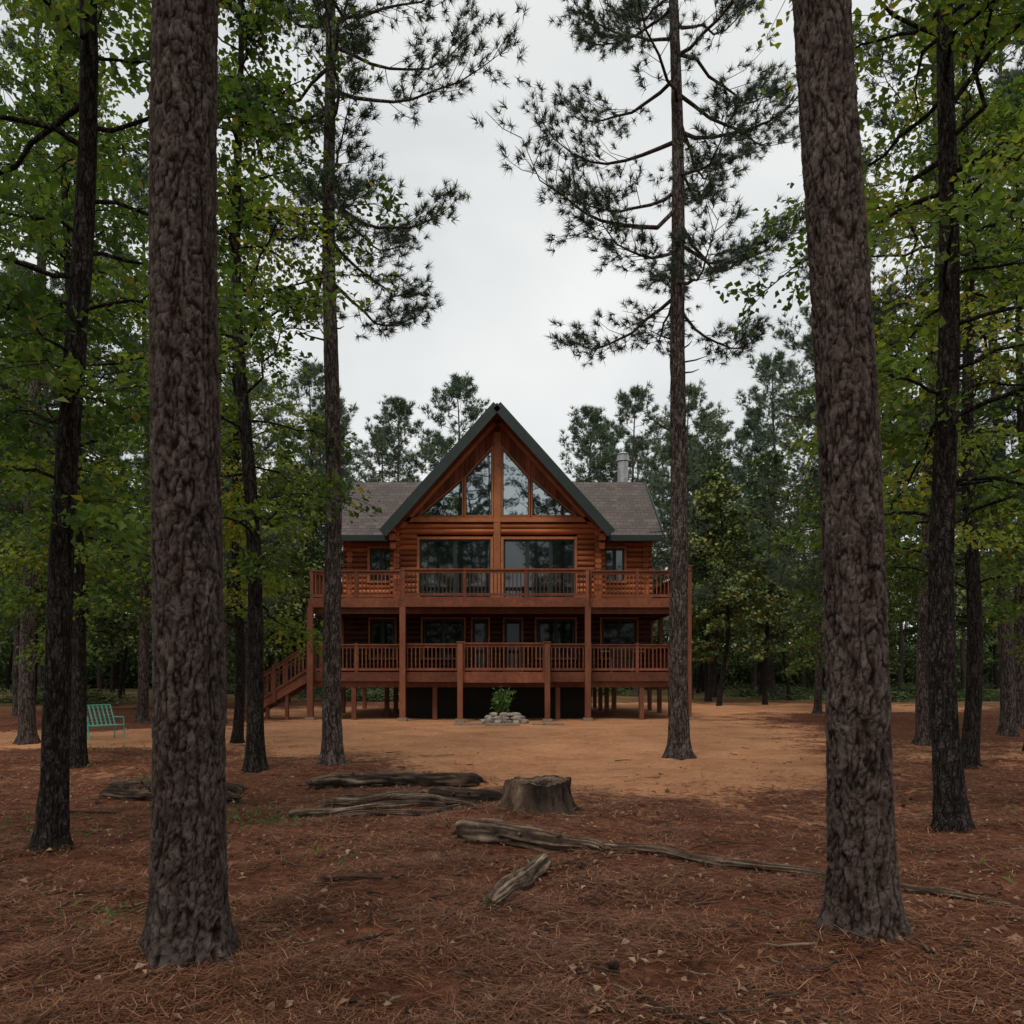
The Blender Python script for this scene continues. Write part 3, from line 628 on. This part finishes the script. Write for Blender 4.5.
def polyframe(mb,pts,w,y0,y1,mat=0):
    pts=np.array(pts,float); n=len(pts); area=sum(pts[i][0]*pts[(i+1)%n][1]-pts[(i+1)%n][0]*pts[i][1] for i in range(n)); sg=1 if area>0 else -1
    lines=[]
    for i in range(n):
        e=pts[(i+1)%n]-pts[i]; e=unit(e); nn=np.array([-e[1],e[0]])*sg; lines.append((pts[i]+nn*w,e))
    inn=[]
    for i in range(n):
        p,d=lines[i-1]; q,e=lines[i]; A=np.array([[d[0],-e[0]],[d[1],-e[1]]]); t=np.linalg.solve(A,q-p); inn.append(p+d*t[0])
    inn=np.array(inn)
    for i in range(n):
        j=(i+1)%n; a,b_,c2,d2=pts[i],pts[j],inn[j],inn[i]
        mb.prism([(a[0],y0,a[1]),(b_[0],y0,b_[1]),(c2[0],y0,c2[1]),(d2[0],y0,d2[1])],(0,y1-y0,0),mat,mat,mat)
    return inn
def window(pts,y,tw=.09,fw=.05):
    inn=polyframe(tr,pts,tw,y-.13,y+.05)
    in2=polyframe(fr,inn,fw,y-.09,y+.04)
    gs.add([(p[0],y-.03,p[1]) for p in in2],[list(range(len(in2)))],0)
wz=7.72
window([(-.17,wz),(-1.28,wz),(-1.28,9.25),(-.17,10.5)],WY-.04,.055,.03)
window([(.15,wz),(1.26,wz),(1.26,9.25),(.15,10.5)],WY-.04,.055,.03)
window([(-1.32,wz),(-3.12,wz),(-1.32,9.25)],WY-.04,.045,.028)
window([(1.30,wz),(3.10,wz),(1.30,9.25)],WY-.04,.045,.028)
def slider(x0,x1,z0,z1,y,panes,gm=2):
    polyframe(tr,[(x0,z0),(x1,z0),(x1,z1),(x0,z1)],.1 if gm!=1 else .07,y-.17,y+.06); x0+=.1;x1-=.1;z0+=.02;z1-=.1
    w=(x1-x0)/panes
    for i in range(panes):
        a=x0+i*w; yy=y-.06-(.035 if i%2 else 0); in2=polyframe(fr,[(a,z0),(a+w,z0),(a+w,z1),(a,z1)],.07,yy,yy+.035)
        gs.add([(p[0],yy+.02,p[1]) for p in in2],[[0,1,2,3]],gm)
for (a,b_,c,d) in upo: slider(a,b_,c,d,WY,2 if a<0 else 3,2)
slider(-5.1,-4.05,5.2,6.65,WY+.35,2,2); slider(4.1,5.05,5.2,6.65,WY+.35,2,2)
for (a,b_,c,d) in lowo: slider(a,b_,c,d,WY+.3,1 if b_-a<1 else 2,1)
fr.make('window_frames',[M_frame],house); gs.make('window_glass',[M_glass,M_glass2,M_glass3],house)
tr.box(-3.86,3.86,WY-.19,WY-.11,7.52,7.70)
tr.box(-.15,.13,WY-.16,WY-.10,7.70,11.0); tr.box(-.15,.11,WY-.20,WY-.12,ZU,7.5)
tr.beam((-3.75,WY-.15,roofz(3.75)+.02),(-.1,WY-.15,roofz(.1)-.02),.08,.16); tr.beam((3.75,WY-.15,roofz(3.75)+.02),(.1,WY-.15,roofz(.1)-.02),.08,.16)
for s in (-1,1):
    for z in (6.55,6.85,7.15): tr.box(s*4.0-.11,s*4.0+.11,30.1+(7.15-z)*.8,31.0,z-.12,z+.12)
tr.make('wood_trim',[M_trim],house)
rf=MB()
for s in (-1,1):
    rf.prism([(0,29.95,11.8),(s*4.2,29.95,11.8-4.2*sl),(s*4.2,40.3,11.8-4.2*sl),(0,40.3,11.8)],(0,0,-.26),0,1,2)
    zr=10.04; xv=(11.8-zr)/sl; ze=6.9
    ya=30.6; k=(zr-ze)/(35-ya); ym=ya+(11.8-4.2*sl-ze)/k
    rf.prism([(s*4.2,ya,ze),(s*6.35,ya,ze),(s*6.35,35,zr),(s*xv,35,zr),(s*4.2,ym,ze+k*(ym-ya))],(0,0,-.2),0,1,2)
    rf.prism([(s*3.5,39.4,ze),(s*6.35,39.4,ze),(s*6.35,35,zr),(s*xv,35,zr)],(0,0,-.2),0,1,2)
rf.make('roof',[M_shingle,M_soffit,M_fascia],house)
fa=MB()
for s in (-1,1):
    fa.beam((s*4.28,29.90,11.8-4.28*sl-.12),(0,29.90,11.68),.06,.36); fa.beam((s*4.28,40.34,11.8-4.28*sl-.12),(0,40.34,11.68),.06,.34)
    fa.beam((s*4.25,29.95,7.0),(s*4.25,40.3,7.0),.05,.24)
    fa.beam((s*4.3,30.57,ze-.06),(s*6.42,30.57,ze-.06),.05,.22); fa.beam((s*6.38,30.55,ze-.08),(s*6.38,35.02,zr-.08),.05,.26); fa.beam((s*6.38,39.45,ze-.08),(s*6.38,34.98,zr-.08),.05,.26)
fa.make('fascia_boards',[M_fascia],house)
ch=MB(); ch.cyl((5.55,36,9.0),(5.55,36,11.25),.24,.24,20); ch.cyl((5.55,36,11.2),(5.55,36,11.26),.31,.31,20); ch.cyl((5.55,36,11.26),(5.55,36,11.5),.27,.27,20); ch.cyl((5.55,36,11.5),(5.55,36,11.62),.33,.10,20); ch.cyl((5.55,36,9.3),(5.55,36,9.55),.38,.26,20)
ch.make('metal_chimney',[M_metal],house)
U0,U1=-6.68,6.9; DY=28.5; CY=28.05; C0,C1=-3.3,3.25
dk=MB()
def deckfloor(x0,x1,y0,y1,z):
    y=y0
    while y<y1: dk.box(x0,x1,y,min(y+.135,y1),z-.04,z,0); y+=.145
    x=x0+.1
    while x<x1-.1: dk.box(x,x+.05,y0+.05,y1,z-.28,z-.042,0); x+=.45
def fasc(x0,x1,y,z,h=.32): dk.box(x0,x1,y-.05,y,z-h,z+.004,0)
for z in (ZL,ZU):
    deckfloor(U0,U1,DY,31.4,z); fasc(U0,U1,DY,z); deckfloor(C0,C1,CY,DY-.055,z); fasc(C0-.003,C1+.003,CY,z,.34)
    for xx in (C0,C1): dk.box(xx-.025,xx+.025,CY,DY-.05,z-.32,z+.002)
    for xx in (U0,U1): dk.box(xx-.03,xx+.03,DY,38.6,z-.32,z+.002)
    for (a,b_) in ((U0+.03,-5.95),(5.95,U1-.03)):
        y=31.4
        while y<38.6: dk.box(a,b_,y,y+.135,z-.04,z); y+=.145
        y=31.5
        while y<38.6: dk.box(a,b_,y,y+.05,z-.26,z-.042); y+=.6
    dk.box(U0+.05,U1-.05,DY+.1,DY+.24,z-.54,z-.29)
dk.box(-5.9,5.9,31.45,38.6,ZL-.35,ZL-.05)
B0,B1=-1.20,1.76; BY=27.3
deckfloor(B0,B1,BY,CY-.055,ZL); fasc(B0,B1,BY,ZL,.36); 
for xx in (B0,B1): dk.box(xx-.025,xx+.025,BY,CY-.05,ZL-.34,ZL+.003)
dk.make('deck_floors',[M_deck],house)
ps=MB()
def post(x,y,z0,z1,w=.09,cap=True):
    ps.box(x-w,x+w,y-w,y+w,z0,z1)
    if cap: ps.box(x-w-.025,x+w+.025,y-w-.025,y+w+.025,z1,z1+.035)
post(U0+.1,DY-.16,-.1,ZU-.33,.10,False); post(U1-.1,DY-.16,-.1,ZU+1.1,.10)
for x in (C0,C1): post(x+(.05 if x<0 else -.05),CY-.16,-.1,ZU-.36,.10,False)
for x in (B0,B1): post(x,BY-.15,-.1,ZL+1.0,.09)
for x in np.linspace(U0+.15,U1-.15,7):
    for y in (31.2,33.6,36,38.5): post(x,y,-.1,ZL-.3,.085,False)
for x in (-5.1,5.2,-2.2,2.2): post(x,DY+.17,-.1,ZL-.55,.08,False)
for x in (U0+.1,U1-.1):
    for y in (31.2,33.6,36,38.5): post(x,y,ZL,ZU-.3,.085,False)
ps.make('deck_posts',[M_post],house)
ft=MB()
for x,y in ((U0+.1,DY-.16),(U1-.1,DY-.16),(C0+.05,CY-.16),(C1-.05,CY-.16),(B0,BY-.15),(B1,BY-.15)): ft.box(x-.16,x+.16,y-.16,y+.16,-.1,.11)
ft.make('post_footings',[M_conc],house)
rl=MB(); bl=MB()
def rail(p,q,posts=True,h=.98,dark=False):
    p=np.array(p,float);q=np.array(q,float);L=math.hypot(*(q-p)[:2]); up=np.array([0,0,1.])
    rl.beam(p+up*h,q+up*h,.14,.045); rl.beam(p+up*(h-.08),q+up*(h-.08),.045,.09); rl.beam(p+up*.1,q+up*.1,.045,.09)
    n=max(1,int(L/.135))
    for i in range(1,n):
        a=p+(q-p)*i/n; (bl if dark else rl).beam(a+up*.12,a+up*(h-.1),.036,.036)
    if posts:
        m=max(1,round(L/1.9))
        for i in range(m+1):
            a=p+(q-p)*i/m; rl.box(a[0]-.055,a[0]+.055,a[1]-.055,a[1]+.055,a[2]-.0,a[2]+h+.06); 
for z in (ZU,ZL):
    rail((U0+.1,DY+.05,z),(C0-.1,DY+.05,z)); rail((C1+.1,DY+.05,z),(U1-.2,DY+.05,z))
    rail((C0,DY,z),(C0,CY+.1,z),False); rail((C1,DY,z),(C1,CY+.1,z),False)
    rail((U0+.08,DY+.1,z) if z==ZU else (U0+.08,30.1,z),(U0+.08,38.5,z)); rail((U1-.08,DY+.1,z),(U1-.08,38.5,z))
rail((C0+.05,CY+.05,ZU),(C1-.05,CY+.05,ZU),True,.98,True)
rail((C0+.05,CY+.05,ZL),(B0-.05,CY+.05,ZL)); rail((B1+.05,CY+.05,ZL),(C1-.05,CY+.05,ZL))
rail((B0,CY,ZL),(B0,BY,ZL),False); rail((B1,CY,ZL),(B1,BY,ZL),False); rail((B0+.1,BY+.02,ZL),(B1-.1,BY+.02,ZL))
S1=-9.15; n=9
for i in range(n):
    x=U0-.05-(i)*(abs(S1-U0)/n); z=ZL-(i+1)*ZL/(n+1); rl.box(x-.30,x,28.6,29.9,z-.04,z)
for y in (28.56,29.94): rl.beam((U0,y,ZL-.15),(S1-.05,y,.08),.06,.30)
for y in (28.50,30.0):
    rail((U0-.05,y,ZL),(S1,y,.15),False,.95)
    for x in (S1,(U0+S1)/2): 
        zz=.15+(ZL-.15)*(x-S1)/(U0-S1); rl.box(x-.06,x+.06,y-.06,y+.06,-.1 if x==S1 else zz-.3,zz+1.05)
for (x) in (-7.5,-8.2): rl.box(x-.06,x+.06,28.6,28.72,-.1,.9+(x+7.5)*.5)
rl.make('deck_railings',[M_deck],house); bl.make('railing_balusters',[M_baluster],house)
sk=MB(); sk.box(-3.6,3.5,29.6,29.7,-.1,ZL-.32); sk.box(-3.6,-3.5,29.7,38,-.1,ZL-.3); sk.box(3.4,3.5,29.7,38,-.1,ZL-.3)  # added dark panels standing in for crawlspace shade
sk.make('crawlspace_shade_panel',[M_dark],house)
# ------------------------------------------------------------------ small things by the house
gr=empty('barbecue_grill',(4.05,29.6,ZL)); a=MB()
a.box(-.42,.42,-.26,.26,.55,.80,0); a.box(-.36,.36,-.22,.22,.08,.54,0)
t=np.linspace(0,np.pi,9); prof=[(-.27*math.cos(v),.80+.24*math.sin(v)) for v in t]
a.prism([(-.42,p[0],p[1]) for p in prof],(.84,0,0),0,0,0)
a.make('body_and_lid',[M_black],gr); c=MB(); c.box(.43,.80,-.22,.22,.76,.79); c.box(-.80,-.43,-.22,.22,.76,.79); c.cyl((-.3,-.3,.95),(.3,-.3,.95),.014); c.beam((-.3,-.3,.95),(-.3,-.2,.93),.02,.02); c.beam((.3,-.3,.95),(.3,-.2,.93),.02,.02)
for xx in (-.38,.38):
    for yy in (-.2,.2): c.cyl((xx,yy,.0),(xx,yy,.55),.018)
c.make('shelves_and_handle',[M_steel],gr)
lc=empty('lawn_chair',(-10.25,20,float(gh(-10.25,20)))); lc.rotation_euler=(0,0,-.75); a=MB(); s=MB()
def bar(p,q,r=.016): a.cyl(p,q,r,r,8)
for y in (-.42,.42):
    bar((-.28,y,.36),(.30,y,.38)); bar((-.28,y,.36),(-.62,y,.86)); bar((.26,y,.38),(.34,y,0)); bar((-.22,y,.36),(-.36,y,0)); bar((-.40,y,.56),(.26,y,.58)); bar((.26,y,.58),(.28,y,.38))
for p,z in ((-.28,.36),(.30,.38),(-.62,.86)): bar((p,-.42,z),(p,.42,z))
a.make('tube_frame',[M_teal],lc)
for i in range(1,8): s.beam((-.28,-.42+i*.105,.365),(.30,-.42+i*.105,.385),.035,.006); s.beam((-.285,-.42+i*.105,.37),(-.62,-.42+i*.105,.86),.035,.006)
for i in range(1,6):
    f=i/6; s.beam((-.28+.58*f,-.42,.372+.02*f),(-.28+.58*f,.42,.372+.02*f),.035,.006); s.beam((-.283-.34*f,-.42,.37+.49*f),(-.283-.34*f,.42,.37+.49*f),.035,.006)
s.make('woven_webbing',[M_teal],lc)
def rocks(name,items,loc):
    acc=Acc()
    for (x,y,z,sx_,sy_,sz_) in items:
        bm=bmesh.new(); bmesh.ops.create_icosphere(bm,subdivisions=2,radius=1); ph=rng.random(3)*20
        V=np.array([v.co for v in bm.verts]); F=np.array([[v.index for v in f.verts] for f in bm.faces]); bm.free()
        dd=np.array([mnoise.noise(Vector(v*1.3+ph)) for v in V]); V=np.sign(V)*np.abs(V)**.75*(1+.35*dd[:,None]); th=rng.random()*6
        V=V*np.array([sx_,sy_,sz_]); V=np.stack([V[:,0]*math.cos(th*.3)-V[:,1]*math.sin(th*.3),V[:,0]*math.sin(th*.3)+V[:,1]*math.cos(th*.3),V[:,2]],-1)+np.array([x,y,z]); acc.add(V,F,0,.5)
    put(name,acc.mesh(name,[M_rock]),loc)
it=[]
for lay,(R_,z,nn) in enumerate(((.62,.07,13),(.50,.19,11),(.38,.30,8))):
    for k in range(nn):
        t=k/nn*6.28+lay*.3; it.append((R_*math.cos(t)*1.1+rng.normal()*.04,R_*math.sin(t)*.8,z,.15+.07*rng.random(),.12,.06+.045*rng.random()))
rocks('rock_planter',it,(-.25,26.4,0))
acc=Acc()
for k in range(34):
    t=rng.random()*6.28; l=.45+.45*rng.random(); b0=np.array([rng.normal()*.08,rng.normal()*.08,0]); tip=b0+np.array([math.cos(t)*l*.4,math.sin(t)*l*.4,l]); q=[b0,(b0+tip)/2+np.array([0,0,.06]),tip]; tube(acc,q,[.008,.006,.003],4,0,.4)
    m=16; v=.25+.75*rng.random(m); P=b0+(tip-b0)*v[:,None]+rng.normal(size=(m,3))*.03
    leaves(acc,P,rng.normal(size=(m,3))+np.array([0,0,.3]),unit(rng.normal(size=(m,3))*.6+np.array([0,0,1])),.08+.08*rng.random(m),.05+.04*rng.random(m),0,rng.random(m))
put('potted_shrub',acc.mesh('potted_shrub',[M_plant]),(-.30,26.4,.3))
pv=MB()
for (x,y,w,d_) in ((-1.4,25.6,.9,.55),(-.3,25.3,1.1,.5),(1.15,25.6,1.0,.5)): pv.box(x-w/2,x+w/2,y-d_/2,y+d_/2,-.05,.06)
pv.make('paving_stones',[M_conc])

# ------------------------------------------------------------------ world, sun, camera
w=bpy.data.worlds.new('World'); scene.world=w; w.use_nodes=True; nt=w.node_tree; nt.nodes.clear()
EL,AZ=math.radians(58),math.radians(200)
sky=nt.nodes.new('ShaderNodeTexSky'); sky.sky_type='NISHITA'; sky.sun_disc=False; sky.sun_elevation=EL; sky.sun_rotation=AZ
b1=nt.nodes.new('ShaderNodeBackground'); b1.inputs[1].default_value=.12; nt.links.new(sky.outputs[0],b1.inputs[0])
tc=nt.nodes.new('ShaderNodeTexCoord'); sp=nt.nodes.new('ShaderNodeSeparateXYZ'); nt.links.new(tc.outputs['Generated'],sp.inputs[0])
zz=math_(nt,'ADD',math_(nt,'MAXIMUM',sp.outputs[2],0),.22); cb=nt.nodes.new('ShaderNodeCombineXYZ')
nt.links.new(math_(nt,'DIVIDE',sp.outputs[0],zz),cb.inputs[0]); nt.links.new(math_(nt,'DIVIDE',sp.outputs[1],zz),cb.inputs[1])
c1=noise(nt,cb.outputs[0],.9,5,.5,.3)
cc=ramp(nt,c1,[(.34,(.62,.65,.655)),(.5,(.86,.875,.86)),(.64,(1.0,1.0,.98))])
b2=nt.nodes.new('ShaderNodeBackground'); b2.inputs[1].default_value=1.0; nt.links.new(cc,b2.inputs[0])
mx=nt.nodes.new('ShaderNodeMixShader'); mx.inputs[0].default_value=.9; nt.links.new(b1.outputs[0],mx.inputs[1]); nt.links.new(b2.outputs[0],mx.inputs[2])
ow=nt.nodes.new('ShaderNodeOutputWorld'); nt.links.new(mx.outputs[0],ow.inputs[0])
sd=bpy.data.lights.new('sun','SUN'); sd.energy=1.5; sd.angle=math.radians(16); sd.color=(1,.91,.79)
so=bpy.data.objects.new('sun',sd); scene.collection.objects.link(so)
dirv=Vector((math.sin(AZ)*math.cos(EL),math.cos(AZ)*math.cos(EL),math.sin(EL))); so.rotation_euler=dirv.to_track_quat('Z','Y').to_euler()
cam=bpy.data.cameras.new('camera'); co=bpy.data.objects.new('camera',cam); scene.collection.objects.link(co)
cam.lens=28.125; cam.sensor_width=36; cam.shift_y=163/1024; cam.clip_end=3000; cam.clip_start=.05
co.location=(0,0,1.6); co.rotation_euler=(math.pi/2,0,0); scene.camera=co
